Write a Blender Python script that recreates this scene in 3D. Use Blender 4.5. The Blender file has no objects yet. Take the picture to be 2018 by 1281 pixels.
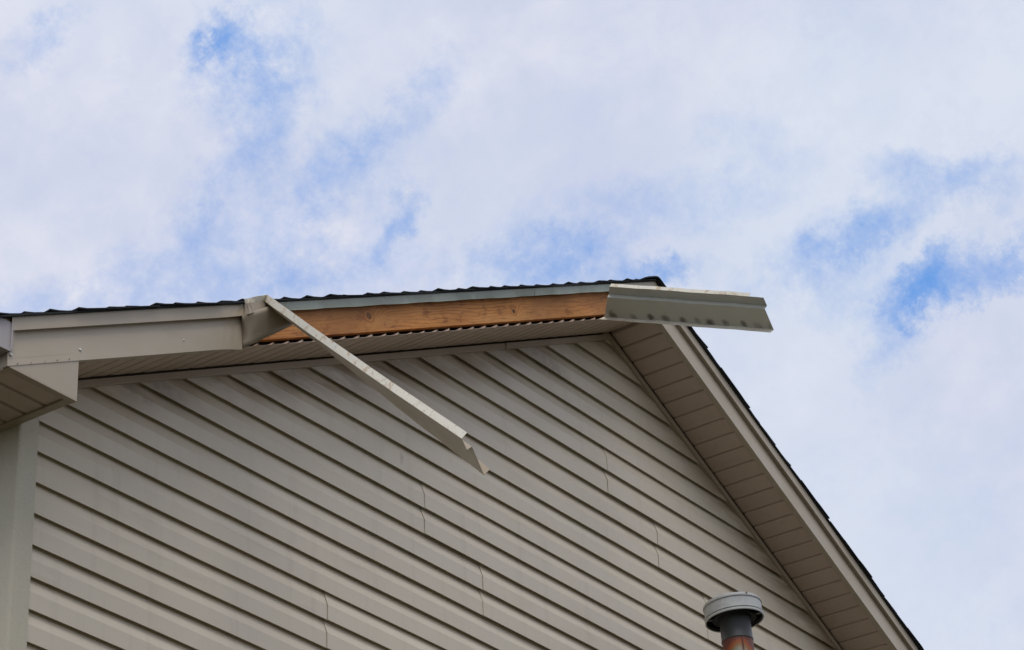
import bpy, bmesh, math, random
from mathutils import Vector, Matrix, Euler
random.seed(11)
V = Vector
rad = math.radians
sc = bpy.context.scene
COL = sc.collection

# ------------------------------------------------------------------ camera
CAM = V((-10.3172, -6.63086, 1.6))
R_ = V((0.58885549, -0.80745227, -0.03563754))
U_ = V((-0.37976936, -0.31534046, 0.86967559))
W_ = V((0.71345949, 0.4985792, 0.4923356))
cam_d = bpy.data.cameras.new('camera')
cam = bpy.data.objects.new('camera', cam_d)
COL.objects.link(cam)
cam_d.sensor_fit = 'HORIZONTAL'
cam_d.sensor_width = 36.0
cam_d.lens = 95.8875
cam_d.clip_start = 0.1
cam_d.clip_end = 5000
rot = Matrix((R_, U_, -W_)).transposed()
cam.matrix_world = Matrix.Translation(CAM) @ rot.to_4x4()
sc.camera = cam
sc.cycles.max_bounces = 6
sc.cycles.diffuse_bounces = 3

# ------------------------------------------------------------------ light
SUN_DIR = V((-0.38, -0.34, 0.86)).normalized()          # towards the sun
sun_d = bpy.data.lights.new('sun', 'SUN')
sun = bpy.data.objects.new('sun', sun_d)
COL.objects.link(sun)
sun_d.energy = 1.5
sun_d.angle = rad(35)
sun_d.color = (1.0, 0.96, 0.91)
sun.rotation_euler = (-SUN_DIR).to_track_quat('-Z', 'Y').to_euler()

world = bpy.data.worlds.new('World')
sc.world = world
world.use_nodes = True
world.cycles.sampling_method = 'NONE'
wn, wl = world.node_tree.nodes, world.node_tree.links
wn.clear()


def build_world():
    def N(t, **k):
        n = wn.new(t)
        for a, b in k.items():
            setattr(n, a, b)
        return n

    def math_(op, a, b=None, clamp=False):
        n = N('ShaderNodeMath', operation=op, use_clamp=clamp)
        for i, x in enumerate((a, b)):
            if x is None:
                continue
            if isinstance(x, (int, float)):
                n.inputs[i].default_value = x
            else:
                wl.new(x, n.inputs[i])
        return n.outputs[0]

    def mix(f, a, b):
        n = N('ShaderNodeMix', data_type='RGBA')
        for s, x in ((n.inputs[0], f), (n.inputs[6], a), (n.inputs[7], b)):
            if isinstance(x, (int, float)):
                s.default_value = x
            elif isinstance(x, tuple):
                s.default_value = (*x, 1)
            else:
                wl.new(x, s)
        return n.outputs[2]

    def smooth(x, a, b):
        n = N('ShaderNodeMapRange', interpolation_type='SMOOTHSTEP')
        wl.new(x, n.inputs[0])
        n.inputs[1].default_value = a
        n.inputs[2].default_value = b
        return n.outputs[0]

    def noise(vec, scale, detail, rough=0.55, dist=0.0):
        n = N('ShaderNodeTexNoise')
        wl.new(vec, n.inputs['Vector'])
        n.inputs['Scale'].default_value = scale
        n.inputs['Detail'].default_value = detail
        n.inputs['Roughness'].default_value = rough
        n.inputs['Distortion'].default_value = dist
        return n

    out = N('ShaderNodeOutputWorld')
    bg = N('ShaderNodeBackground')
    bg.inputs[1].default_value = 0.1
    wl.new(bg.outputs[0], out.inputs[0])
    sky = N('ShaderNodeTexSky', sky_type='NISHITA')
    sky.sun_disc = False
    sky.sun_elevation = math.asin(SUN_DIR.z)
    sky.sun_rotation = math.atan2(SUN_DIR.x, SUN_DIR.y)
    sky.air_density = 1.0
    sky.dust_density = 0.6
    tc = N('ShaderNodeTexCoord')
    d = tc.outputs['Generated']
    # warped direction
    st_ = N('ShaderNodeMapping', vector_type='TEXTURE')
    t = rad(-38)
    e1 = R_ * math.cos(t) + U_ * -math.sin(t)
    e2 = R_ * math.sin(t) + U_ * math.cos(t)
    wl.new(d, st_.inputs['Vector'])
    st_.inputs['Rotation'].default_value = Matrix((e1, e2, e1.cross(e2))).transposed().to_euler('XYZ')
    st_.inputs['Scale'].default_value = (1.3, 1.0, 1.0)
    sd = st_.outputs[0]
    nw = noise(d, 24, 7, 0.70)
    sub = N('ShaderNodeVectorMath', operation='SUBTRACT')
    wl.new(nw.outputs['Color'], sub.inputs[0])
    sub.inputs[1].default_value = (0.5, 0.5, 0.5)
    scl = N('ShaderNodeVectorMath', operation='SCALE')
    wl.new(sub.outputs[0], scl.inputs[0])
    scl.inputs['Scale'].default_value = 0.050
    add = N('ShaderNodeVectorMath', operation='ADD')
    wl.new(d, add.inputs[0])
    wl.new(scl.outputs[0], add.inputs[1])
    dw = add.outputs[0]
    # gaps in the cloud: bearing given as offsets from one fixed direction
    F = 5375.0
    gaps = [  # x, y, half width, half height, angle (deg), weight
        (436, 84, 70, 40, 40, 1.0), (422, 122, 44, 30, 60, .6), (490, 120, 150, 115, 50, .52), (530, 80, 60, 30, 30, .26), (508, 160, 70, 45, 40, .24),
        (88, 66, 90, 36, 20, .30), (545, 280, 95, 55, 55, .34), (440, 360, 190, 70, 50, .27), (660, 345, 130, 55, 60, .32), (375, 450, 70, 34, 60, .25),
        (600, 440, 260, 120, 30, .24), (795, 432, 80, 36, 58, .62), (850, 185, 120, 45, 45, .26), (740, 280, 90, 34, 50, .24),
        (250, 580, 330, 75, 10, .34), (640, 550, 220, 70, 10, .34), (960, 505, 120, 50, 20, .34), (1118, 495, 135, 46, 15, .60), (1200, 540, 200, 45, 0, .40), (1300, 552, 70, 32, 10, .55),
        (1300, 395, 260, 70, 8, .22), (1480, 265, 130, 40, -20, .13), (1590, 500, 150, 60, 30, .34), (1725, 452, 130, 44, 25, .52), (1865, 348, 130, 45, -10, .34), (1950, 380, 110, 60, -40, .2),
        (1835, 556, 105, 46, 35, 1.15), (1812, 590, 56, 28, 35, .55), (1965, 530, 130, 34, 33, .66), (1755, 640, 120, 55, 60, .36), (1640, 560, 110, 80, 0, .24),
    ]
    total = None
    for x, y, a, b, ang, wt in gaps:
        c = (W_ + R_ * ((x - 1009) / F) - U_ * ((y - 640.5) / F)).normalized()
        t = rad(-ang)
        e1 = R_ * math.cos(t) + U_ * -math.sin(t)
        e2 = R_ * math.sin(t) + U_ * math.cos(t)
        m = Matrix((e1, e2, e1.cross(e2))).transposed()
        mp = N('ShaderNodeMapping', vector_type='TEXTURE')
        wl.new(dw, mp.inputs['Vector'])
        mp.inputs['Location'].default_value = c
        mp.inputs['Rotation'].default_value = m.to_euler('XYZ')
        mp.inputs['Scale'].default_value = (a / F * 1.5, b / F * 1.5, 0.08)
        g = N('ShaderNodeTexGradient', gradient_type='SPHERICAL')
        wl.new(mp.outputs[0], g.inputs[0])
        v = math_('MULTIPLY', smooth(g.outputs['Fac'], 0.0, 1.0), wt * (0.95 if wt < .45 else 1.0))
        total = v if total is None else math_('ADD', total, v)
    # fluffy break-up, the same everywhere on the sky
    n1 = noise(sd, 26, 8, 0.66, 0.2).outputs['Fac']
    n2 = noise(d, 110, 6, 0.7).outputs['Fac']
    n3 = noise(d, 3.3, 5, 0.55, 0.0).outputs['Fac']
    brk = math_('ADD', math_('MULTIPLY', math_('SUBTRACT', n1, 0.5), 1.9), math_('MULTIPLY', math_('SUBTRACT', n2, 0.5), 1.5))
    field = math_('ADD', math_('MULTIPLY', total, math_('ADD', 0.82, math_('MULTIPLY', brk, 1.45))), math_('MULTIPLY', brk, 0.10))
    field = math_('ADD', field, math_('MULTIPLY', smooth(n3, 0.60, 0.8), 0.3))
    soft = math_('SUBTRACT', 1.0, math_('POWER', 2.718, math_('MULTIPLY', math_('MAXIMUM', field, 0.0), -1.35)))
    blue = math_('MULTIPLY', soft, 1.0)
    # cloud tone: white and lavender-grey
    tone = math_('ADD', math_('MULTIPLY', noise(d, 8, 6, 0.55, 0.2).outputs['Fac'], 0.6), math_('MULTIPLY', noise(sd, 30, 7, 0.6, 0.2).outputs['Fac'], 0.4))
    cl = mix(smooth(tone, 0.38, 0.62), (6.05, 6.55, 8.15), (7.55, 7.70, 8.70))
    hue = noise(d, 4.2, 2, 0.5).outputs['Fac']
    cl = mix(smooth(hue, 0.42, 0.60), cl, mix(0.5, cl, (6.7, 7.55, 8.75)))
    deep = mix(0.8, sky.outputs[0], (1.05, 3.5, 8.9))
    wl.new(mix(blue, cl, deep), bg.inputs[0])


build_world()
vs = sc.view_settings
vs.view_transform = 'Standard'
vs.look = 'None'
vs.exposure = 0.0
vs.gamma = 1.0
vs.use_curve_mapping = False

# ------------------------------------------------------------------ dimensions (metres, ground z = 0, wall face y = 0, ridge x = 0)
S = 0.48714          # roof slope
ZA = 8.45446         # apex of the soffit plane
Z0 = 6.23623         # one siding lap line
E_ = 0.127           # siding exposure
D_ = 0.31537         # rake overhang
XE = 4.40            # eave end of the rake boards
XW = 4.06            # house corner
CS = 1 / math.sqrt(1 + S * S)
SN = S * CS
ANG = math.atan(S)
DEPTH = 8.0


def zr(x, dz=0.0):
    return ZA - S * abs(x) + dz


# ------------------------------------------------------------------ helpers
class MB:
    def __init__(self):
        self.v, self.f, self.m = [], [], []

    def add(self, verts, faces, mat=0):
        o = len(self.v)
        self.v += [tuple(p) for p in verts]
        for fc in faces:
            self.f.append([i + o for i in fc])
            self.m.append(mat)
        return o

    def loft(self, rings, closed=False, caps=False, mat=0, seg_mats=None):
        n = len(rings[0])
        vs_ = [p for r in rings for p in r]
        fs, o = [], len(self.v)
        self.v += [tuple(p) for p in vs_]
        for i in range(len(rings) - 1):
            for j in range(n if closed else n - 1):
                a, b = i * n + j, i * n + (j + 1) % n
                self.f.append([o + a, o + b, o + b + n, o + a + n])
                self.m.append(seg_mats[j] if seg_mats else mat)
        if caps:
            self.f.append([o + j for j in range(n)][::-1])
            self.m.append(mat)
            self.f.append([o + (len(rings) - 1) * n + j for j in range(n)])
            self.m.append(mat)

    def box(self, lo, hi, mat=0):
        x0, y0, z0 = lo
        x1, y1, z1 = hi
        self.add([(x0, y0, z0), (x1, y0, z0), (x1, y1, z0), (x0, y1, z0), (x0, y0, z1), (x1, y0, z1), (x1, y1, z1), (x0, y1, z1)],
                 [(0, 3, 2, 1), (4, 5, 6, 7), (0, 1, 5, 4), (1, 2, 6, 5), (2, 3, 7, 6), (3, 0, 4, 7)], mat)

    def mesh(self, name, mats, smooth=False, fix=True):
        me = bpy.data.meshes.new(name)
        me.from_pydata(self.v, [], self.f)
        for m in mats:
            me.materials.append(m)
        for p, mi in zip(me.polygons, self.m):
            p.material_index = mi
            p.use_smooth = smooth
        me.update()
        if fix:
            bm = bmesh.new()
            bm.from_mesh(me)
            bmesh.ops.recalc_face_normals(bm, faces=bm.faces)
            bm.to_mesh(me)
            bm.free()
        return me

    def build(self, name, mats, parent=None, smooth=False, fix=True):
        if not isinstance(mats, (list, tuple)):
            mats = [mats]
        return link(name, self.mesh(name, mats, smooth, fix), parent)


def link(name, me, parent=None, mat=None):
    o = bpy.data.objects.new(name, me)
    COL.objects.link(o)
    if parent:
        o.parent = parent
    if mat is not None:
        o.matrix_basis = mat
    return o


def thing(name, label, cat, loc=(0, 0, 0)):
    o = bpy.data.objects.new(name, None)
    COL.objects.link(o)
    o.location = loc
    o['label'] = label
    o['category'] = cat
    return o


def solid(o, t, off=-1.0, matoff=0, rim=0):
    m = o.modifiers.new('thickness', 'SOLIDIFY')
    m.thickness = t
    m.offset = off
    m.material_offset = matoff
    m.material_offset_rim = rim
    return o


def lathe(mb, prof, n=48, center=(0, 0), mat=0, a0=0.0):
    rings = []
    for k in range(n + 1):
        a = a0 + 2 * math.pi * k / n
        rings.append([(center[0] + r * math.cos(a), center[1] + r * math.sin(a), z) for r, z in prof])
    mb.loft(rings, mat=mat)


# ------------------------------------------------------------------ materials
class Mat:
    def __init__(self, name, base=(0.5, 0.5, 0.5), rough=0.5, metal=0.0, spec=0.5):
        self.m = bpy.data.materials.new(name)
        self.m.use_nodes = True
        self.n = self.m.node_tree.nodes
        self.l = self.m.node_tree.links
        self.b = self.n['Principled BSDF']
        self.b.inputs['Base Color'].default_value = (*base, 1)
        self.b.inputs['Roughness'].default_value = rough
        self.b.inputs['Metallic'].default_value = metal
        self.b.inputs['Specular IOR Level'].default_value = spec
        self.col = None
        self.base = base
        self.tc = self.n.new('ShaderNodeTexCoord')
        self.obj = self.tc.outputs['Object']

    def mapping(self, scale=(1, 1, 1), loc=(0, 0, 0), rot_=(0, 0, 0), vt='POINT', src=None):
        n = self.n.new('ShaderNodeMapping')
        n.vector_type = vt
        self.l.new(src or self.obj, n.inputs[0])
        n.inputs['Location'].default_value = loc
        n.inputs['Rotation'].default_value = rot_
        n.inputs['Scale'].default_value = scale
        return n.outputs[0]

    def noise(self, scale, detail=4, rough=0.55, dist=0.0, vec=None):
        n = self.n.new('ShaderNodeTexNoise')
        self.l.new(vec or self.obj, n.inputs['Vector'])
        n.inputs['Scale'].default_value = scale
        n.inputs['Detail'].default_value = detail
        n.inputs['Roughness'].default_value = rough
        n.inputs['Distortion'].default_value = dist
        return n.outputs['Fac']

    def sm(self, x, a, b, lo=0.0, hi=1.0):
        n = self.n.new('ShaderNodeMapRange')
        n.interpolation_type = 'SMOOTHSTEP'
        self.l.new(x, n.inputs[0])
        for i, v in enumerate((a, b, lo, hi)):
            n.inputs[i + 1].default_value = v
        return n.outputs[0]

    def math(self, op, a, b=None):
        n = self.n.new('ShaderNodeMath')
        n.operation = op
        for i, x in enumerate((a, b)):
            if x is None:
                continue
            if isinstance(x, (int, float)):
                n.inputs[i].default_value = x
            else:
                self.l.new(x, n.inputs[i])
        return n.outputs[0]

    def mix(self, f, c, src=None):
        """blend colour c over what is there by factor f"""
        n = self.n.new('ShaderNodeMix')
        n.data_type = 'RGBA'
        if isinstance(f, (int, float)):
            n.inputs[0].default_value = f
        else:
            self.l.new(f, n.inputs[0])
        prev = src or self.col
        if prev is None:
            n.inputs[6].default_value = (*self.base, 1)
        else:
            self.l.new(prev, n.inputs[6])
        if isinstance(c, tuple):
            n.inputs[7].default_value = (*c, 1)
        else:
            self.l.new(c, n.inputs[7])
        self.col = n.outputs[2]
        self.l.new(self.col, self.b.inputs['Base Color'])
        return self

    def bump(self, h, strength=0.2, dist=0.01):
        n = self.n.new('ShaderNodeBump')
        n.inputs['Strength'].default_value = strength
        n.inputs['Distance'].default_value = dist
        self.l.new(h, n.inputs['Height'])
        self.l.new(n.outputs[0], self.b.inputs['Normal'])
        return self

    def rough(self, x):
        self.l.new(x, self.b.inputs['Roughness'])
        return self

    def spot(self, loc, size, rot_=(0, 0, 0), src=None):
        g = self.n.new('ShaderNodeTexGradient')
        g.gradient_type = 'SPHERICAL'
        self.l.new(self.mapping(size, loc, rot_, 'TEXTURE', src), g.inputs[0])
        return g.outputs['Fac']


BEIGE = (0.625, 0.543, 0.412)

sid = Mat('siding vinyl', BEIGE, 0.4, spec=0.5)
sid.mix(sid.sm(sid.noise(0.9, 4), 0.35, 0.7, 0, 0.5), (0.555, 0.49, 0.38))
sid.mix(sid.sm(sid.noise(1.0, 5, 0.6, vec=sid.mapping((0.5, 1, 7))), 0.45, 0.75, 0, 0.35), (0.60, 0.545, 0.44))
sid.mix(sid.sm(sid.noise(2.2, 6, 0.65, vec=sid.mapping((0.9, 1, 3.0))), 0.56, 0.80, 0, 0.30), (0.40, 0.33, 0.22))
# grime that collected at the head of the wall, patchy
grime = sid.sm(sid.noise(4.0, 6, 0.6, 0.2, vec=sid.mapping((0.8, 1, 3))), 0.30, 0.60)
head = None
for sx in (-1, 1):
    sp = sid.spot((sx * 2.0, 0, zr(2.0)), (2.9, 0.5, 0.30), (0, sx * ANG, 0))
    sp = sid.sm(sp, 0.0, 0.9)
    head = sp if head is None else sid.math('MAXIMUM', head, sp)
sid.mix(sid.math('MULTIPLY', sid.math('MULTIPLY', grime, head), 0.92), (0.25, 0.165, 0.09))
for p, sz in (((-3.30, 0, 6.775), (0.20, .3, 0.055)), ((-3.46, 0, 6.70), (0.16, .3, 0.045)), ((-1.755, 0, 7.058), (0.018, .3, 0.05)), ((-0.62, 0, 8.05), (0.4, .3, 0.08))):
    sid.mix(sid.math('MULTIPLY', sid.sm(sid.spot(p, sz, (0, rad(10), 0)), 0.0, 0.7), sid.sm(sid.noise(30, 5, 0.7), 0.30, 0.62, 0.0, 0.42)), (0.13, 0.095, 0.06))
oi = sid.n.new('ShaderNodeObjectInfo')
sid.mix(sid.math('MULTIPLY', oi.outputs['Random'], 0.22), (0.52, 0.45, 0.36))
sid.mix(sid.sm(sid.noise(1.0, 6, 0.65, 0.2, vec=sid.mapping((11, 1, 0.9))), 0.50, 0.74, 0, 0.24), (0.38, 0.325, 0.235))
sid.mix(sid.sm(sid.noise(1.0, 5, 0.6, 0.6, vec=sid.mapping((1.6, 1, 12))), 0.54, 0.72, 0, 0.22), (0.40, 0.33, 0.22))
sid.mix(sid.sm(sid.noise(160, 3), 0.62, 0.78, 0, 0.22), (0.30, 0.27, 0.22))
sid.bump(sid.noise(9, 8, 0.7, 1.0, vec=sid.mapping((0.6, 8, 9))), 0.10, 0.002)
sid.rough(sid.sm(sid.noise(3, 4), 0.3, 0.7, 0.30, 0.46))

trim = Mat('trim vinyl', (0.42, 0.335, 0.245), 0.5, spec=0.35)
trim.mix(trim.sm(trim.noise(6, 5), 0.42, 0.72, 0, 0.4), (0.34, 0.29, 0.22))
trim.mix(trim.sm(trim.noise(55, 4), 0.60, 0.75, 0, 0.3), (0.22, 0.18, 0.13))

post_m = Mat('corner post vinyl', (0.52, 0.475, 0.36), 0.55, spec=0.3)
post_m.mix(post_m.sm(post_m.noise(120, 4, 0.7), 0.50, 0.72, 0, 0.38), (0.29, 0.265, 0.22))
post_m.mix(post_m.sm(post_m.noise(5, 5), 0.45, 0.7, 0, 0.35), (0.47, 0.44, 0.36))

sof = Mat('soffit vinyl', (0.56, 0.44, 0.355), 0.55, spec=0.3)
sof.mix(sof.sm(sof.noise(3.0, 5), 0.4, 0.7, 0, 0.4), (0.50, 0.385, 0.305))
so = sof.n.new('ShaderNodeObjectInfo')
sof.mix(sof.math('MULTIPLY', so.outputs['Random'], 0.3), (0.43, 0.335, 0.265))
sof.mix(sof.sm(sof.noise(24, 5, 0.65), 0.52, 0.78, 0, 0.30), (0.33, 0.24, 0.17))

alu = Mat('painted aluminium', (0.435, 0.365, 0.272), 0.42, spec=0.5)
alu.mix(alu.sm(alu.noise(1.3, 6, 0.65, 0.5), 0.48, 0.66, 0, 0.35), (0.34, 0.285, 0.205))
alu.mix(alu.sm(alu.noise(2.2, 5, 0.6), 0.38, 0.72, 0, 0.45), (0.41, 0.35, 0.268))
alu.mix(alu.sm(alu.noise(3.5, 6, 0.7, vec=alu.mapping((1, 1, 4))), 0.55, 0.8, 0, 0.30), (0.32, 0.26, 0.18))
alu.mix(alu.sm(alu.noise(130, 4, 0.7), 0.62, 0.74, 0, 0.25), (0.22, 0.19, 0.15))
alu.bump(alu.noise(3.0, 3, 0.5, vec=alu.mapping((1, 1, 2))), 0.12, 0.02)
alu.rough(alu.sm(alu.noise(6, 4), 0.3, 0.7, 0.36, 0.52))

back = Mat('aluminium back coat', (0.46, 0.465, 0.40), 0.42, spec=0.5)
back.mix(back.sm(back.noise(4, 5), 0.4, 0.7, 0, 0.5), (0.34, 0.345, 0.30))
back.mix(back.sm(back.noise(70, 5, 0.7), 0.58, 0.74, 0, 0.35), (0.20, 0.18, 0.13))

cream = Mat('weathered flange', (0.78, 0.73, 0.60), 0.5, spec=0.4)
cream.mix(cream.sm(cream.noise(22, 6, 0.7, 0.4), 0.51, 0.66, 0, 0.75), (0.48, 0.32, 0.18))
cream.mix(cream.sm(cream.noise(60, 5, 0.7), 0.55, 0.70, 0, 0.55), (0.40, 0.33, 0.24))
cream.mix(cream.sm(cream.noise(14, 4, 0.6), 0.56, 0.68, 0, 0.6), (0.70, 0.71, 0.68))

drip = Mat('galvanised drip edge', (0.34, 0.37, 0.30), 0.42, metal=0.0, spec=0.5)
drip.mix(drip.sm(drip.noise(7, 5, 0.6, vec=drip.mapping((0.6, 1, 1))), 0.42, 0.68, 0, 0.5), (0.26, 0.295, 0.245))
drip.mix(drip.sm(drip.noise(45, 4), 0.60, 0.75, 0, 0.4), (0.18, 0.18, 0.16))
drip.bump(drip.noise(6, 3), 0.2, 0.01)

shg = Mat('asphalt shingle', (0.030, 0.031, 0.033), 0.92, spec=0.15)
shg.mix(shg.sm(shg.noise(400, 2), 0.45, 0.7, 0, 0.7), (0.075, 0.075, 0.075))
shg.mix(shg.sm(shg.noise(9, 4), 0.45, 0.7, 0, 0.5), (0.016, 0.016, 0.017))
shg.bump(shg.noise(300, 3), 0.6, 0.003)

deck_m = Mat('roof sheathing', (0.30, 0.21, 0.12), 0.8)
deck_m.mix(deck_m.sm(deck_m.noise(20, 5), 0.4, 0.7, 0, 0.6), (0.18, 0.12, 0.07))

wood = Mat("pine board", (0.66, 0.278, 0.070), 0.62, spec=0.25)
KN = [(2.347, 0.0207, 0.027), (3.5466, -0.003, 0.018)]      # knots on the board: along, across, radius (board coordinates)
wc = wood.mapping((1, 1, 1))
kn_f = [wood.spot((k[0], 0, k[1]), (k[2] * 6.5, 1, k[2] * 2.6)) for k in KN]
warp = wood.math('ADD', wood.sm(kn_f[0], 0, 1), wood.sm(kn_f[1], 0, 1))
sep = wood.n.new('ShaderNodeSeparateXYZ')
wood.l.new(wood.obj, sep.inputs[0])
wav = wood.noise(1.1, 4, 0.5, vec=wood.mapping((0.8, 1, 5)))
height = wood.math('ADD', wood.math('MULTIPLY', sep.outputs['Z'], 62.0), wood.math('ADD', wood.math('MULTIPLY', wav, 9.0), wood.math('MULTIPLY', warp, 3.2)))
ring = wood.math('ADD', wood.math('MULTIPLY', wood.math('SINE', wood.math('MULTIPLY', height, 6.283)), 0.5), 0.5)
fine = wood.noise(1.0, 6, 0.7, vec=wood.mapping((7, 40, 230)))
wood.mix(wood.math('MULTIPLY', wood.math('MULTIPLY', wood.sm(ring, 0.45, 1.0), wood.sm(wood.noise(2.0, 3, 0.5, vec=wood.mapping((0.5, 1, 6))), 0.35, 0.60, 0.25, 1.0)), 0.7), (0.34, 0.115, 0.030))
wood.mix(wood.sm(fine, 0.42, 0.72, 0, 0.8), (0.40, 0.140, 0.030))
wood.mix(wood.sm(wood.noise(2.5, 4, 0.6, vec=wood.mapping((0.6, 1, 4))), 0.42, 0.70, 0, 0.45), (0.70, 0.37, 0.135))
wood.mix(wood.sm(wood.noise(9.0, 6, 0.7, vec=wood.mapping((0.9, 1, 2.2))), 0.52, 0.66, 0, 0.75), (0.24, 0.075, 0.022))
wood.mix(wood.sm(wood.noise(38.0, 4, 0.6, vec=wood.mapping((1, 1, 1.6))), 0.66, 0.76, 0, 0.7), (0.15, 0.055, 0.022))
for (kx, kz, kr) in KN:
    g = wood.spot((kx, 0, kz), (kr * 1.9, 1, kr * 1.6))
    wood.mix(wood.sm(g, 0.05, 0.35, 0, 0.8), (0.42, 0.14, 0.03))
    g2 = wood.spot((kx, 0, kz), (kr * 1.25, 1, kr * 1.0))
    wood.mix(wood.sm(g2, 0.02, 0.22, 0, 0.8), (0.60, 0.27, 0.07))
    g3 = wood.spot((kx, 0, kz), (kr * 0.8, 1, kr * 0.66))
    wood.mix(wood.sm(g3, 0.0, 0.2, 0, 0.93), (0.075, 0.030, 0.018))
wood.mix(wood.sm(wood.noise(1.6, 5, 0.6, 0.4, vec=wood.mapping((1.0, 1, 2.0), (3.1, 0, 0))), 0.42, 0.64, 0, 0.6), (0.34, 0.135, 0.042))
wood.mix(wood.sm(wood.noise(16.0, 6, 0.7, 0.3, vec=wood.mapping((0.35, 1, 2.6), (7.7, 0, 0))), 0.55, 0.68, 0, 0.65), (0.18, 0.065, 0.026))
wood.bump(fine, 0.25, 0.002)

galv = Mat('galvanised cap', (0.45, 0.455, 0.43), 0.55, metal=0.1, spec=0.5)
galv.mix(galv.sm(galv.noise(14, 5, 0.6), 0.42, 0.66, 0, 0.5), (0.37, 0.385, 0.385))
galv.mix(galv.sm(galv.noise(11, 5, 0.7, vec=galv.mapping((3, 3, 0.7))), 0.55, 0.72, 0, 0.45), (0.62, 0.60, 0.55))
galv.mix(galv.sm(galv.noise(22, 6, 0.7, 0.3), 0.54, 0.68, 0, 0.45), (0.27, 0.26, 0.235))
galv.mix(galv.sm(galv.noise(90, 4), 0.60, 0.74, 0, 0.4), (0.20, 0.18, 0.15))

dpipe = Mat('sooty pipe', (0.055, 0.057, 0.056), 0.5, metal=0.2)
dpipe.mix(dpipe.sm(dpipe.noise(12, 6, 0.65, vec=dpipe.mapping((1, 1, 0.5))), 0.50, 0.72, 0, 0.6), (0.20, 0.20, 0.19))
dpipe.mix(dpipe.sm(dpipe.noise(50, 5), 0.55, 0.72, 0, 0.5), (0.05, 0.05, 0.05))

cap_dark = Mat('cap inside', (0.022, 0.022, 0.022), 0.75, spec=0.2)  # even near-black colour for the cap lining and the collar

rust = Mat('rusty pipe', (0.125, 0.035, 0.020), 0.6, metal=0.15)
rn = rust.noise(9, 5, 0.6)
rsep = rust.n.new('ShaderNodeSeparateXYZ')
rust.l.new(rust.obj, rsep.inputs[0])
# bare patch with heat-tinted rings, wandering edge
patch = rust.math('ADD', rust.spot((-0.061, -0.045, -0.190), (0.115, 0.115, 0.205)), rust.math('MULTIPLY', rust.math('SUBTRACT', rn, 0.5), 0.35))
rust.mix(rust.sm(rust.noise(40, 5), 0.45, 0.7, 0, 0.7), (0.07, 0.028, 0.025))
rust.mix(rust.sm(patch, 0.10, 0.20), (0.25, 0.052, 0.010))
rust.mix(rust.sm(patch, 0.19, 0.29), (0.20, 0.10, 0.03))
rust.mix(rust.sm(patch, 0.27, 0.42), (0.155, 0.185, 0.165))
rust.mix(rust.math('MULTIPLY', rust.sm(rust.noise(7, 4, vec=rust.mapping((9, 9, 0.6))), 0.48, 0.62), rust.sm(patch, 0.3, 0.4, 0, 0.6)), (0.33, 0.21, 0.08))

gut_m = Mat('gutter enamel', (0.40, 0.36, 0.35), 0.4)
gut_m.mix(gut_m.sm(gut_m.noise(9, 5), 0.45, 0.7, 0, 0.4), (0.31, 0.275, 0.265))

nail_m = Mat('nail', (0.62, 0.60, 0.55), 0.35, metal=0.6)
nail_d = Mat('dark nail', (0.20, 0.165, 0.12), 0.6, metal=0.3)
shea = Mat('sheathing', (0.12, 0.11, 0.10), 0.9)

grass = Mat('lawn', (0.070, 0.064, 0.042), 0.95, spec=0.1)
grass.mix(grass.sm(grass.noise(0.6, 6), 0.4, 0.65, 0, 0.7), (0.055, 0.058, 0.032))
grass.mix(grass.sm(grass.noise(14, 5), 0.5, 0.7, 0, 0.5), (0.11, 0.09, 0.065))

M = {k: v.m for k, v in dict(sid=sid, trim=trim, post=post_m, sof=sof, alu=alu, back=back, cream=cream, drip=drip, shg=shg, deck=deck_m,
                             wood=wood, galv=galv, dpipe=dpipe, cap_dark=cap_dark, rust=rust, gut=gut_m, nail=nail_m, naild=nail_d, shea=shea, grass=grass).items()}

# ------------------------------------------------------------------ ground
mb = MB()
gx = [-1500, -400, -120, -40, -15, -6, 0, 6, 15, 40, 120, 400, 1500]
mb.loft([[(x, y, 0) for x in gx] for y in gx])
g = mb.build('ground', M['grass'])
g['kind'] = 'structure'

# ------------------------------------------------------------------ house
house = thing('house', 'beige vinyl-sided gable end of a house with torn rake trim', 'house')

# --- gable wall and siding panels
mb = MB()
prof = [(-XW + .01, 0.0), (XW - .01, 0.0), (XW - .01, zr(XW, -.02)), (0, zr(0, -.02)), (-XW + .01, zr(XW, -.02))]
mb.loft([[(x, .012, z) for x, z in prof], [(x, .13, z) for x, z in prof]], closed=True, caps=True)
wall = mb.build('gable_wall', M['shea'], house)

YB = -0.0020        # back of the bevel
YF = -0.0215        # proud face


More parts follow.
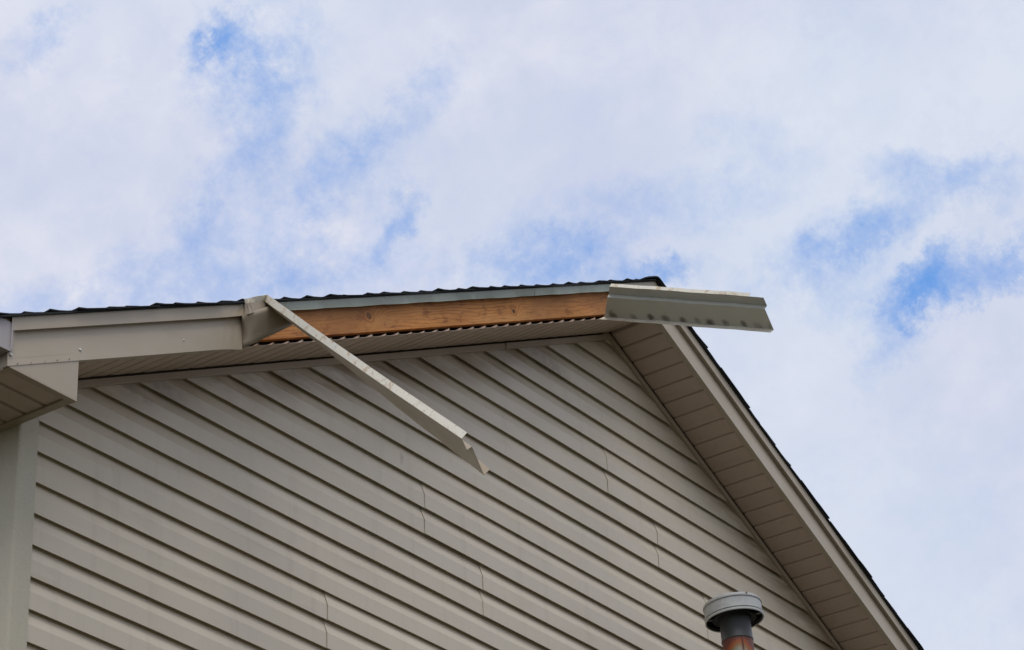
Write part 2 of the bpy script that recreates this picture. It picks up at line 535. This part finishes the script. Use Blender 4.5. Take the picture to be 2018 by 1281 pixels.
def siding_course(mb, zb, xl, xr, yo, seam_l, seam_r, jig):
    """one lap: underside, butt, face, bevel; ends cut along the rake or at a seam"""
    rows = [(0.0120, YB + .001), (0.0120, YF + .0042), (0.0002, YF + .0030), (0.0, YF + .0006), (0.0015, YF), (0.0675, YF - .0002), (0.0695, YF + .0003), (E_ * .99, YB - .0005), (E_ + .0145, YB - .0003)]
    L, Rr = [], []
    for k, (dz, y) in enumerate(rows):
        z = zb + dz
        lim = max(0.0, (ZA - .012 - z) / S)
        a = -lim if xl is None else xl
        b = lim if xr is None else xr
        a = max(a, -lim, -3.972)
        b = min(b, lim, 3.972)
        w_ = jig[k % len(jig)]
        if seam_l:
            a += w_
        if seam_r:
            b += w_
        if b < a:
            a = b = (a + b) / 2
        L.append((a, y + yo, z))
        Rr.append((b, y + yo, z))
    if L[1][0] >= Rr[1][0] - 1e-4:
        return
    nseg = max(1, int((Rr[1][0] - L[1][0]) / .35))
    ph = random.uniform(0, 6)
    rings = []
    for q in range(nseg + 1):
        t = q / nseg
        wz = .0011 * math.sin(q * 1.9 + ph) + random.uniform(-.0004, .0004) if 0 < q < nseg else 0
        wy = .0009 * math.sin(q * 1.3 + 2 * ph) if 0 < q < nseg else 0
        rings.append([(a_[0] + (b_[0] - a_[0]) * t, a_[1] + (wy if k < 7 else 0), a_[2] + (wz if k < 7 else 0)) for k, (a_, b_) in enumerate(zip(L, Rr))])
    mb.loft(rings)
    if seam_l:      # returned end of the overlapping sheet
        mb.loft([[(p[0], p[1] + .0012, p[2]) for p in L[3:8]], L[3:8]])


seams = {4: -1.597, 10: -0.086, 8: 0.3417, 2: -1.1746, -2: -2.2758, 6: 0.7687, 0: 2.2}
nmin = -int((Z0 - 0.35) / E_) // 2 * 2
for nn in range(nmin, 18, 2):
    zb = Z0 + nn * E_
    if nn in seams:
        cuts = [seams[nn]]
    elif nn < -2:
        cuts = [0.4 + ((nn * 37) % 30) / 10.0]
    else:
        cuts = []
    edges = [None] + cuts + [None]
    jit = [random.uniform(-.0015, .0015) for _ in range(9)]
    for i in range(len(edges) - 1):
        mb = MB()
        a, b = edges[i], edges[i + 1]
        for c in (0, 1):
            dx = (-.003, .002)[c] if a is not None else 0
            jl = [j + (k - 4) * .0009 * (1 if c else 1) for k, j in enumerate(jit)][::-1]
            siding_course(mb, zb + c * E_, None if a is None else a + dx, None if b is None else b + .03, (-.0032 if a is not None else 0.0) + random.uniform(-.0004, .0004),
                          a is not None, False, jl)
        if mb.f:
            mb.build('siding_panel', M['sid'], wall)

# --- side wall with its siding, turning the corner
mb = MB()
mb.box((-XW + .012, .14, 0), (-XW + .13, DEPTH, 6.29))
side = mb.build('side_wall', M['shea'], house)
for nn in range(-16, 0, 2):
    mb = MB()
    for c in (0, 1):
        zb = Z0 + (nn + c) * E_
        rows = [(0.0035, YB), (0.0, YF + .0015), (0.0018, YF), (0.0745, YF), (0.0765, YF), (E_ * .99, YB), (min(E_ + .006, 6.30 - zb), YB)]
        mb.loft([[(-XW + .012 + y, .10, zb + dz) for dz, y in rows], [(-XW + .012 + y, DEPTH, zb + dz) for dz, y in rows]])
    mb.build('siding_panel', M['sid'], side)
mb = MB()
mb.box((XW - .13, .14, 0), (XW - .012, DEPTH, 6.29))
mb.box((-XW + .2, DEPTH - .12, 0), (XW - .2, DEPTH, 6.2))
mb.build('far_wall', M['sid'], house)

# --- corner posts (outside corner, two faces and returned edges)
for sx in (-1, 1):
    mb = MB()
    ring = [(-3.965, .0), (-3.965, -.026), (-3.9685, -.0295), (-4.054, -.0295), (-4.0625, -.0265), (-4.064, -.018), (-4.064, .086), (-4.061, .090), (-4.043, .090)]
    ring = [(-sx * x, y) for x, y in ring]
    mb.loft([[(x, y, 0.3) for x, y in ring], [(x, y, 6.45) for x, y in ring]])
    solid(mb.build('corner_post', M['post'], house), .0015)


def rake(mb, sx, x0, x1, prof_, closed=False, caps=False, seg_mats=None, n=1, wob=None):
    """sweep a (y, dz) section along one rake between |x| = x0 and x1"""
    rings = []
    for i in range(n + 1):
        ax = x0 + (x1 - x0) * i / n
        w_ = wob(i, ax) if wob else [(0, 0)] * len(prof_)
        rings.append([(sx * ax, y + w_[k][0], zr(ax, dz) + w_[k][1]) for k, (y, dz) in enumerate(prof_)])
    mb.loft(rings, closed=closed, caps=caps, seg_mats=seg_mats)


# --- frieze trim where the soffit meets the wall
TR = [(-.030, -.0125), (-.0335, -.0105), (-.0340, -.0375), (-.0325, -.0400), (-.001, -.0400)]
for sx, a, b in ((-1, 0.0, .932), (-1, .940, 4.055), (1, 0.0, 2.9), (1, 2.904, 4.055)):
    mb = MB()
    rake(mb, sx, a, b, TR, n=6)
    solid(mb.build('rake_trim', M['trim'], house), .0012, 1)
# --- rake soffits, one piece for each ribbed strip
RIB = 0.0925
for sx in (-1, 1):
    mb = MB()                             # lookout backing far above the strips
    rake(mb, sx, 0.0, 4.06, [(-.285, .080), (-.002, .080), (-.002, .095), (-.285, .095)], closed=True, caps=True)
    soffit = mb.build('rake_soffit', M['shea'], house)
    k = 0
    x0 = 0.0105
    edges = [0.0]
    x = x0
    while x < 4.05:
        edges.append(x)
        x += RIB
    edges.append(4.058)
    for i in range(len(edges) - 1):
        a, b = edges[i], edges[i + 1]
        if b - a < .012:
            continue
        mb = MB()
        g_ = .0074
        dzj = random.uniform(-.0006, .0006)
        y0 = -D_ + .0015 + random.uniform(-.0012, .0012)
        ya, yb = y0, -.036
        # ribbed strip: flat pan with turned-up lips
        hh = (.0112 if sx < 0 else .021) + random.uniform(-.003, .002)
        sec = [(a + .0003, hh), (a + g_ * .40, hh * .55), (a + g_ * .75, .0016), (a + g_ + .0015, .0002), ((a + b) / 2, -.0004), (b - g_ - .0015, .0002), (b - g_ * .75, .0016), (b - g_ * .40, hh * .55), (b - .0003, hh)]
        if i == 0:
            sec[0:3] = [(a, 0.0), (a + .0005, 0.0), (a + .001, 0.0)]
        mb.loft([[(sx * q, y, zr(q, dz + dzj)) for q, dz in sec] for y in (ya, yb)])
        solid(mb.build('soffit_panel', M['sof'], soffit), .0012, 1)

# --- fascia boards
BL = XE / CS
for sx in (-1, 1):
    mb = MB()
    hz0, hz1, th = -.050, .074, .038
    mb.box((.08, 0.0, hz0), (BL - .07, th, hz1))
    # across-board direction is perpendicular to the rake
    up = V((sx * -CS, 0, SN))            # from the eave towards the ridge
    nrm = V((sx * SN, 0, CS))
    base = V((sx * XE, -D_ + .0165, zr(XE, .0175) + .0))
    base = base + nrm * .062
    if sx < 0:
        mat4 = Matrix((up, V((0, 1, 0)), nrm)).transposed().to_4x4()
        mat4.translation = base
        mb.build('fascia_board', M['wood'], house).matrix_basis = mat4
    else:
        mat4 = Matrix((-up, V((0, 1, 0)), nrm)).transposed().to_4x4()
        mat4.translation = base + up * BL
        mb.build('fascia_board', M['wood'], house).matrix_basis = mat4

# --- drip edge strips, left bare where the cover is gone
cuts = [(3.20, 2.2425), (2.2525, 1.5975), (1.604, 1.0865), (1.0925, .40)]
for i, (a, b) in enumerate(cuts):
    mb = MB()
    n = 14
    ph = random.uniform(0, 6)

    def wob(k, ax, ph=ph, i=i):
        q = .0024 * math.sin(ax * 19 + ph) + .0012 * math.sin(ax * 51 + 2 * ph)
        kick = .004 * max(0, 1 - abs(ax - (2.245 if i == 0 else 1.6)) / .05)
        return [(0, 0), (0, 0), (q * .3, 0), (q - kick, q * .8), (q - kick, q * .8)]
    rake(mb, -1, a, b, [(-.24, .1945), (-.3255, .1945), (-.3275, .1915), (-.3205 - .0012 * (i % 2), .1560), (-.3250 - .0012 * (i % 2), .1515)], n=n, wob=wob)
    solid(mb.build('drip_edge', M['drip'], house, smooth=False), .0009, 1)

# --- aluminium covers still in place
CV = [(-D_ + .030, -.0030), (-D_, -.0032), (-D_ + .0125, .1405), (-D_ - .0095, .1385), (-D_ - .0095, .1935), (-D_ + .02, .1960)]


def cov_wob(amp, ph, dent=None):
    def f(i, ax):
        q = amp * math.sin(ax * 2.9 + ph) + amp * .6 * math.sin(ax * 7.3 + 2 * ph)
        e = 0.0
        dn = 0.0
        if dent:
            t = max(0.0, 1 - abs(ax - dent) / .16)
            e = -.012 * t * t
            dn = -.010 * t * t
        return [(0, q * .4), (q * .5 + e * .5, q * .4 + dn), (q + e, q * .3), (q + e, q * .3), (q, 0), (0, 0)]
    return f


mb = MB()
rake(mb, -1, 4.412, 3.17, CV, n=30, wob=cov_wob(.0012, 1.0, 3.17))
cov_l = solid(mb.build('fascia_cover', [M['alu'], M['back']], house), .0011, 1)
mb = MB()
CV2 = [(y - .0015, dz) for y, dz in CV]
rake(mb, -1, .40, 0.0, CV2, n=6, wob=cov_wob(.0006, 2))
o = solid(mb.build('fascia_cover', [M['alu'], M['back']], house), .0011, 1)
mb = MB()
rake(mb, 1, 0.0, 4.412, CV, n=50, wob=cov_wob(.0010, .3))
o = solid(mb.build('fascia_cover', [M['alu'], M['back']], house), .0011, 1)
# torn tag and slit left at the break
mb = MB()
x = -3.186
tag = [(x, -D_ - .0125, zr(x, .193)), (x + .010, -D_ - .0135, zr(x, .150)), (x + .022, -D_ - .013, zr(x, .134)), (x + .027, -D_ - .012, zr(x, .140)), (x + .015, -D_ - .0125, zr(x, .160)), (x + .006, -D_ - .0125, zr(x, .196))]
mb.add(tag, [range(6)])
solid(mb.build('torn_edge', M['cream'], cov_l), .001, 0)

def disc(name, c, r, mat, parent, h=.004):
    mb = MB()
    n = 10
    mb.loft([[(c[0] + r * k * math.cos(a * 2 * math.pi / n), c[1] - hh, c[2] + r * k * math.sin(a * 2 * math.pi / n)) for a in range(n)] for k, hh in ((1.0, 0.0), (1.0, h * .6), (.6, h))], closed=True, caps=True)
    return mb.build(name, mat, parent)


for x, z, r, m in ((-4.397, 6.354, .006, 'nail'), (-4.056, 6.520, .0055, 'nail'), (-4.366, 6.330, .0022, 'naild'), (-4.301, 6.3605, .0015, 'naild'), (-4.233, 6.394, .0014, 'naild'),
                   (-4.172, 6.426, .0018, 'naild'), (-4.112, 6.456, .0018, 'naild'), (-3.27, 7.005, .0035, 'naild'), (-3.50, 6.80, .003, 'nail')):
    disc('nail', (x, -D_ - .0015 + .0125 * max(0, min(1, (z - zr(x)) / .14)), z), r, M[m], cov_l)

# --- eave return boxes and eave soffits
ZB = 6.3062
for sx in (-1, 1):
    mb = MB()
    y = -D_ + .003
    X = lambda x: sx * x
    # front cheek, right cheek, underside rim
    fr = [(X(4.402), y, ZB), (X(4.060), y, ZB), (X(4.060), y, zr(4.06, .03)), (X(4.402), y, zr(4.402, .03))]
    mb.add(fr, [(0, 1, 2, 3)])
    mb.add([(X(4.060), y, ZB), (X(4.060), -.032, ZB), (X(4.060), -.032, zr(4.06, .01)), (X(4.060), y, zr(4.06, .01))], [(0, 1, 2, 3)])
    box = solid(mb.build('eave_return', M['alu'], house), .0012, 0)
    mb = MB()                              # rim: front lip, wall-side channel, eave fascia lip
    for lo, hi in (((4.060, y - .001, ZB - .0035), (4.402, y + .028, ZB + .003)), ((4.0645, y + .0282, ZB - .004), (4.100, DEPTH, ZB + .003)), ((4.380, y + .0282, ZB - .003), (4.4035, DEPTH, ZB + .004))):
        xa, xb = sorted((X(lo[0]), X(hi[0])))
        mb.box((xa, lo[1], lo[2]), (xb, hi[1], hi[2]))
    mb.build('soffit_channel', M['trim'], box)
    es_m = MB()
    es_m.box((min(X(4.07), X(4.40)), y + .03, ZB + .05), (max(X(4.07), X(4.40)), DEPTH, ZB + .06))
    es = es_m.build('eave_soffit', M['shea'], house)
    yy = y + .020
    while yy < 3.2:
        y1 = yy + .1016
        g_ = .0085
        sec = [(yy + .0004, .0165), (yy + g_ * .5, .0085), (yy + g_, .0), ((yy + y1) / 2, 0), (y1 - g_, .0), (y1 - g_ * .5, .0085), (y1 - .0004, .0165)]
        mb = MB()
        mb.loft([[(X(xx), q, ZB + .005 + dz) for q, dz in sec] for xx in (4.085, 4.395)])
        solid(mb.build('soffit_panel', M['sof'], es), .001, 0)
        yy = y1
    # eave fascia
    mb = MB()
    xa, xb = sorted((X(4.4045), X(4.424)))
    mb.box((min(X(4.4045), X(4.380)), y + .002, ZB + .0045), (max(X(4.4045), X(4.380)), DEPTH, ZB + .17))
    mb.build('eave_fascia', M['alu'], house)
    # gutter
    mb = MB()
    y0 = -D_ - .003
    sec = [(4.4075, 6.478), (4.4075, 6.363), (4.480, 6.360), (4.497, 6.395), (4.515, 6.415), (4.532, 6.448), (4.534, 6.474), (4.522, 6.477)]
    mb.loft([[(X(x), yv, z) for x, z in sec] for yv in (y0, DEPTH)])
    gut = solid(mb.build('gutter', M['gut'], house), .0015, 0)
    mb = MB()
    end = [(X(x), y0 - .001, z) for x, z in sec[:-1]]
    mb.add(end, [range(len(end))])
    solid(mb.build('end_cap', M['gut'], gut), .0012, 0)
    mb = MB()                              # rolled rim of the end cap
    for (x0, z0), (x1, z1) in zip(sec[:-2], sec[1:-1]):
        dx, dz = x1 - x0, z1 - z0
        l = math.hypot(dx, dz)
        nx, nz = dz / l * .004, -dx / l * .004
        mb.loft([[(X(x0 - nx), y0 - .006, z0 - nz), (X(x0 + nx), y0 - .006, z0 + nz), (X(x0 + nx), y0 + .006, z0 + nz), (X(x0 - nx), y0 + .006, z0 - nz)],
                 [(X(x1 - nx), y0 - .006, z1 - nz), (X(x1 + nx), y0 - .006, z1 + nz), (X(x1 + nx), y0 + .006, z1 + nz), (X(x1 - nx), y0 + .006, z1 - nz)]], closed=True, caps=True)
    mb.build('cap_rim', M['gut'], gut)

# --- roof
mb = MB()
for sx in (-1, 1):
    rake(mb, sx, 0.0, 4.455, [(-D_ + .004, .178), (-D_ + .004, .193), (DEPTH + .3, .193), (DEPTH + .3, .178)], closed=True, caps=True)
roof = mb.build('roof', M['deck'], house)

EXPO, LEN = .145, .300


def shingle_mesh(sgn, width):
    """shingle laid on its deck: local x up the slope, local y along the ridge (sgn flips), local z off the deck; rake edge at y = 0"""
    mb = MB()
    ys = [0.0, .012, .05, .15, width * .5, width]
    us = [0.0, .05, .10, .145, LEN]
    cur = random.uniform(-.002, .003)
    cur2 = random.uniform(-.0015, .0045)
    lsc = random.uniform(.0018, .0052)
    rings_t, rings_b = [], []
    for yv in ys:
        rt, rb = [], []
        e = max(0.0, 1 - yv / .09)
        for u in us:
            tt = u / LEN
            lift = lsc * (1 - tt)
            lf = max(0.0, 1 - u / .07)
            droop = e * (-.004 * (1 - lf) + cur * lf) + lf * e * cur2 + random.uniform(-.0006, .0006)
            top = lift + .0052 - .0014 * tt + droop
            bot = lift + droop
            yy = yv + (random.uniform(-.0022, .0022) if yv == 0 else 0)
            rt.append((u + (random.uniform(-.003, .003) if u == 0 else 0), sgn * yy, top))
            rb.append((rt[-1][0], sgn * yy, bot))
        rings_t.append(rt + rb[::-1])
    mb.loft(rings_t, closed=True, caps=True)
    return mb.mesh('shingle', [M['shg']])


for sx in (-1, 1):
    sgn = 1 if sx < 0 else -1
    variants = [shingle_mesh(sgn, .62) for _ in range(9)]
    upd = V((-sx * CS, 0, SN))
    nrm = V((sx * SN, 0, CS))
    yax = V((0, 1, 0)) if sx < 0 else V((0, -1, 0))
    basis = Matrix((upd, yax, nrm)).transposed().to_4x4()
    Ltot = 4.475 / CS
    k = 0
    mbf = MB()
    # starter course under everything
    ms = MB()
    ms.box((-.004, 0, -.002), (Ltot - .002, .5, .0035))
    if sgn < 0:
        ms.v = [(a, -b, c) for a, b, c in ms.v]
    st = ms.build('starter_strip', M['shg'], roof)
    mt = basis.copy()
    mt.translation = V((sx * 4.475, -D_ - .021, zr(4.475, .193))) + nrm * .0022
    st.matrix_basis = mt
    while k * EXPO < Ltot - .05:
        u0 = k * EXPO + (random.uniform(-.022, .022) if k else 0)
        ax = 4.475 - u0 * CS
        mt = basis.copy()
        jy = random.uniform(-.006, .006) + (-.005 if random.random() < .2 else 0)
        mt.translation = V((sx * ax, -D_ - .024 + jy, zr(ax, .193))) + nrm * .0075
        me = variants[k % 9 if k < 9 else random.randrange(9)]
        if ax < LEN * CS:
            me = shingle_mesh(sgn, .62)
            for v in me.vertices:
                v.co.x = min(v.co.x, ax / CS - .002)
        link('shingle', me, roof, mt)
        o0 = -D_ - .024 + .63
        for yy0, yy1 in [(o0 + w_ * .99, min(o0 + (w_ + 1) * .99 - .004, DEPTH + .32)) for w_ in range(9)]:
            pts = []
            for u, t in ((0, .0185), (min(LEN, ax / CS), .0045)):
                for yv in (yy0, yy1):
                    pts.append(V((sx * ax, yv, zr(ax, .193))) + upd * u + nrm * (.006 + t))
            for u in (0,):
                for yv in (yy0, yy1):
                    pts.append(V((sx * ax, yv, zr(ax, .193))) + nrm * .018)
            mbf.add(pts, [(0, 1, 3, 2), (0, 1, 5, 4)])
        k += 1
    fo = mbf.build('shingle_field', M['shg'], roof)
    fo['kind'] = 'stuff'

# ridge caps bent over the peak
yy = -D_ - .034
k = 0
while yy < DEPTH:
    mb = MB()
    rings = []
    for j, (yv, lift) in enumerate(((yy, .020 if k == 0 else .027), (yy + .03, .020 if k == 0 else .027), (yy + .29, .012))):
        ring = []
        for t in range(-6, 7):
            q = t / 6 * .135
            aq = abs(q)
            zz = -S * (math.sqrt(aq * aq + .014 ** 2) - .004) + (0.0 if abs(t) < 6 else -.002)
            ring.append((q * .95 + random.uniform(-.001, .001), yv, ZA + .193 + lift + .006 + zz + random.uniform(-.001, .001)))
        ring2 = [(x * .985, y, z - .007) for x, y, z in ring[::-1]]
        rings.append(ring + ring2)
    mb.loft(rings, closed=True, caps=True)
    mb.build('ridge_cap', M['shg'], roof)
    yy += .145
    k += 1
    if k > 24:
        yy += 0.145

# ------------------------------------------------------------------ the two torn strips
HS, STP, HF, BF = .0495, .022, .126, .030


def frame(a, phi):
    a = a.normalized()
    ref = V((0, 0, -1))
    d = (ref - a * ref.dot(a)).normalized()
    nn_ = a.cross(d)
    d2 = d * math.cos(phi) + nn_ * math.sin(phi)
    return d2, a.cross(d2)


def section(T, D, I, wf, psi, psib):
    F_ = T + (I * math.sin(psi) - D * math.cos(psi)) * wf
    S1 = T + D * HS
    S2 = S1 + I * STP
    B = S2 + D * HF
    G = B + (I * math.sin(psib) - D * math.cos(psib)) * BF
    return [F_, T, S1, S2, B, G]


def strip_parts(root, rings, f_from=0, f_to=None):
    """build the folded sheet as its pieces: top flange, upper band, face, bottom flange"""
    objs = []
    f_to = len(rings) if f_to is None else f_to
    for nm, ids, m in (('top_flange', (0, 1), ['cream', 'cream']), ('upper_band', (1, 2, 3), ['alu', 'back']), ('face', (3, 4), ['alu', 'back']), ('bottom_flange', (4, 5), ['alu', 'cream'])):
        mb = MB()
        rr = rings[f_from:f_to] if nm == 'top_flange' else rings
        mb.loft([[r[i] for i in ids] for r in rr])
        objs.append((nm, mb, m))
    return objs


# long strip: still held at the crease, folded down and hanging out from the wall
ls = thing('loose_fascia_strip', 'long bent beige metal fascia strip dangling diagonally in front of the siding', 'metal strip', (0, 0, 0))
T0 = V((-3.1155, -.3879, 7.1199))
T1 = V((-3.4760, -1.6169, 5.9491))
ax_ = T1 - T0
rings = []
NST = 28
PH0, PH1 = 1.1591, .8444
for i in range(NST + 1):
    t = i / NST
    d_, i_ = frame(ax_, PH0 + (PH1 - PH0) * t)
    sag = math.sin(t * math.pi) * .006
    buck = .0016 * math.sin(t * 17) * (1 - t) + .0006 * math.sin(t * 41 + 1)
    T = T0 + ax_ * t + i_ * buck * .4 + V((0, 0, -sag))
    sec = section(T, d_, i_, .0285, 1.249 - .05 * math.sin(t * 7), 1.304)
    sec[4] = sec[4] + i_ * buck * .6
    sec[5] = sec[5] + i_ * buck * .6
    rings.append(sec)
for nm, mb, m in strip_parts(ls, rings):
    o = mb.build(nm, [M[m[0]], M[m[1]]], ls, fix=False)
    solid(o, .0011, 0)
# crumpled web between the attached cover and the fold
A = [V((-3.17, y, zr(3.17, dz))) for y, dz in ((-D_ - .004, .214), (-D_ - .0105, .1935), (-D_ - .0105, .1395), (-D_ + .008, .1400), (-D_ - .012, -.010), (-D_ + .010, -.010))]
A[1].x += .004
Bn = rings[0]
web = []
for i in range(9):
    t = i / 8
    ring = []
    for k in range(6):
        p = A[k].lerp(Bn[k], t)
        out = math.sin(t * math.pi) * (.004 if k < 3 else .012)
        if k < 4:
            p = p + V((-.71, -.50, -.49)) * (.075 * math.sin(math.pi * t ** .6))
        p = p + V((0, -out, 0)) + V((random.uniform(-1, 1), random.uniform(-1, 1), random.uniform(-1, 1))) * ((.0006 if k < 4 else .002) if 0 < i < 8 else 0)
        ring.append(p)
    web.append(ring)
for ids, nm, m in (((0, 1), 'top_flange', ['cream', 'cream']), ((1, 2, 3), 'upper_band', ['alu', 'back']), ((3, 4), 'face', ['alu', 'back'])):
    mb = MB()
    rr = web[1:] if nm == 'top_flange' else web
    if nm == 'face':                      # finer mesh with dents
        rr2 = []
        for i, r in enumerate(web):
            row = []
            for j in range(7):
                p = r[3].lerp(r[4], j / 6)
                if 0 < i < 8:
                    p = p + V((0, 1, 0)) * (.010 * math.sin(i * 1.3 + j * .9) * math.exp(-((i - 1.2) ** 2) / 3.0) * math.sin(math.pi * (j + .4) / 7))
                row.append(p)
            rr2.append(row)
        mb.loft(rr2)
        o = mb.build('crumpled_web', [M['alu'], M['back']], ls, smooth=True, fix=False)
    else:
        mb.loft([[r[i] for i in ids] for r in rr])
        o = mb.build(nm, [M[m[0]], M[m[1]]], ls, fix=False)
    solid(o, .0011, 0)

# short strip swung out at the peak, its back to the camera
ss = thing('loose_fascia_strip', 'short grey-backed metal fascia strip sticking out past the roof peak', 'metal strip', (0, 0, 0))
T0 = V((-0.6731, -0.4777, 8.2572))
T1 = V((-0.6717, -1.3167, 7.8855))
ax_ = T1 - T0
ln = ax_.length
rings = []
NST = 22
for i in range(NST + 1):
    t = i / NST
    d_, i_ = frame(ax_, 1.051 + (1.090 - 1.051) * t)
    i_ = -i_
    b = .0012 * math.sin(t * 14) + .0008 * math.sin(t * 37 + 1)
    T = T0 + ax_ * t + i_ * b
    sec = section(T, d_, i_, .019, -1.37 + .1 * t, 1.352)
    sk = max(0.0, 1 - t / .25)
    for k, s_ in ((2, .027), (3, .020), (4, .095), (5, .110)):       # slanted torn end
        sec[k] = sec[k] - ax_.normalized() * s_ * sk
    sec[4] = sec[4] + i_ * b
    rings.append(sec)
# back coat with the dirt that the soffit ribs left along it
stain = Mat('stained back coat', (0.52, 0.525, 0.45), 0.42, spec=0.5)
stain.mix(stain.sm(stain.noise(4, 5), 0.4, 0.7, 0, 0.5), (0.45, 0.46, 0.40))
an = ax_.normalized()
fn = stain.noise(45, 5, 0.65)
for k in range(11):
    t = .035 + k * .0965
    r0 = rings[int(round(t * NST))]
    tt = t * NST - int(round(t * NST))
    c = r0[3].lerp(r0[4], .86 + .03 * math.sin(k * 2.3)) + an * (tt / NST * ln + .012 * math.sin(k * 1.7))
    sz = (.034, .034, .034) if k % 3 else (.044, .044, .044)
    f_ = stain.math('ADD', stain.spot(c, sz), stain.math('MULTIPLY', stain.math('SUBTRACT', fn, 0.5), 0.9))
    stain.mix(stain.sm(f_, 0.15, 0.85, 0, (0.8, .55, .9, .7)[k % 4] if k < 9 else .35), (0.085, 0.075, 0.045))
c = rings[7][3].lerp(rings[7][4], .45)
stain.mix(stain.math('MULTIPLY', stain.sm(stain.spot(c, (.03, .03, .05)), 0, .6), stain.sm(fn, .45, .65, 0, .5)), (0.30, 0.22, 0.12))
for nm, mb, m in strip_parts(ss, rings, 0, NST - 1):
    m = {'top_flange': M['cream'], 'upper_band': M['back'], 'face': stain.m, 'bottom_flange': M['cream']}[nm]
    solid(mb.build(nm, m, ss, fix=False), .0011, 0)

# ------------------------------------------------------------------ vent pipe
px, py = .1535, -.5445
vp = thing('vent_pipe', 'rusty round vent pipe with galvanised cap standing before the siding', 'vent pipe', (px, py, 6.70))
vp.rotation_euler = Matrix.Rotation(rad(-2.6), 3, V((.82, .572, 0))).to_euler()
ZB0, ZT = 6.70, -.058                                 # joint between rusty and sooty lengths
mb = MB()
lathe(mb, [(.0745, -ZB0), (.0745, .0), (.072, .002)], 56)
o = mb.build('lower_pipe', M['rust'], vp, smooth=True)
o.location = (0, 0, ZT)
mb = MB()
lathe(mb, [(.0735, -.03), (.0735, .000), (.0765, .001), (.0770, .005), (.0765, .009), (.0752, .011), (.0745, .10), (.0730, .155)], 56)
o = mb.build('upper_pipe', M['dpipe'], vp, smooth=True)
o.location = (0, 0, ZT)
mb = MB()                                  # lock seam up the pipe
mb.box((-.0035, -.0775, -ZB0), (.0035, -.0735, -.001))
sm_o = mb.build('pipe_seam', M['rust'], vp)
sm_o.rotation_euler = (0, 0, rad(-42))
sm_o.location = (0, 0, ZT)
capz = .052
mb = MB()                                  # cap shell with beads
RC = .1395
lathe(mb, [(RC - .004, .004), (RC, .000), (RC + .003, .003), (RC + .003, .013), (RC - .0025, .0145), (RC - .0025, .0165), (RC + .003, .018), (RC + .003, .022), (RC - .0015, .0235), (RC - .001, .070), (RC - .003, .0715), (RC + .0030, .073), (RC + .0035, .078), (RC - .001, .080), (RC - .002, .088), (RC - .006, .0915), (RC - .02, .0925), (.0, .0935)], 72)
cp = mb.build('cap', M['galv'], vp, smooth=False)
cp.location = (0, 0, capz)
cp.rotation_euler = Matrix.Rotation(rad(-2.2), 3, V((.82, .572, 0))).to_euler()
mb = MB()
lathe(mb, [(RC - .002, .0035), (RC - .004, .085), (.08, .088), (.0, .088)], 72)
o = mb.build('cap_lining', M['cap_dark'], cp)
mb = MB()
lathe(mb, [(.078, .012), (.104, .006), (.107, .009), (.104, .016), (.079, .030)], 56)
o = mb.build('collar', M['cap_dark'], vp)
o.location = (0, 0, capz)
for k in range(4):
    mb = MB()
    mb.box((.074, -.009, .020), (RC - .003, .009, .0225))
    mb.box((RC - .0065, -.009, .008), (RC - .0045, .009, .0225))
    o = mb.build('bracket', M['dpipe'], vp)
    o.location = (0, 0, capz)
    o.rotation_euler = (0, 0, rad(25 + 90 * k))
for a in (-118, -42):
    o = disc('screw', (0, 0, 0), .005, M['naild'], cp)
    o.rotation_euler = (0, 0, rad(a + 90))
    o.location = ((RC - .001) * math.cos(rad(a)), (RC - .001) * math.sin(rad(a)), .086)
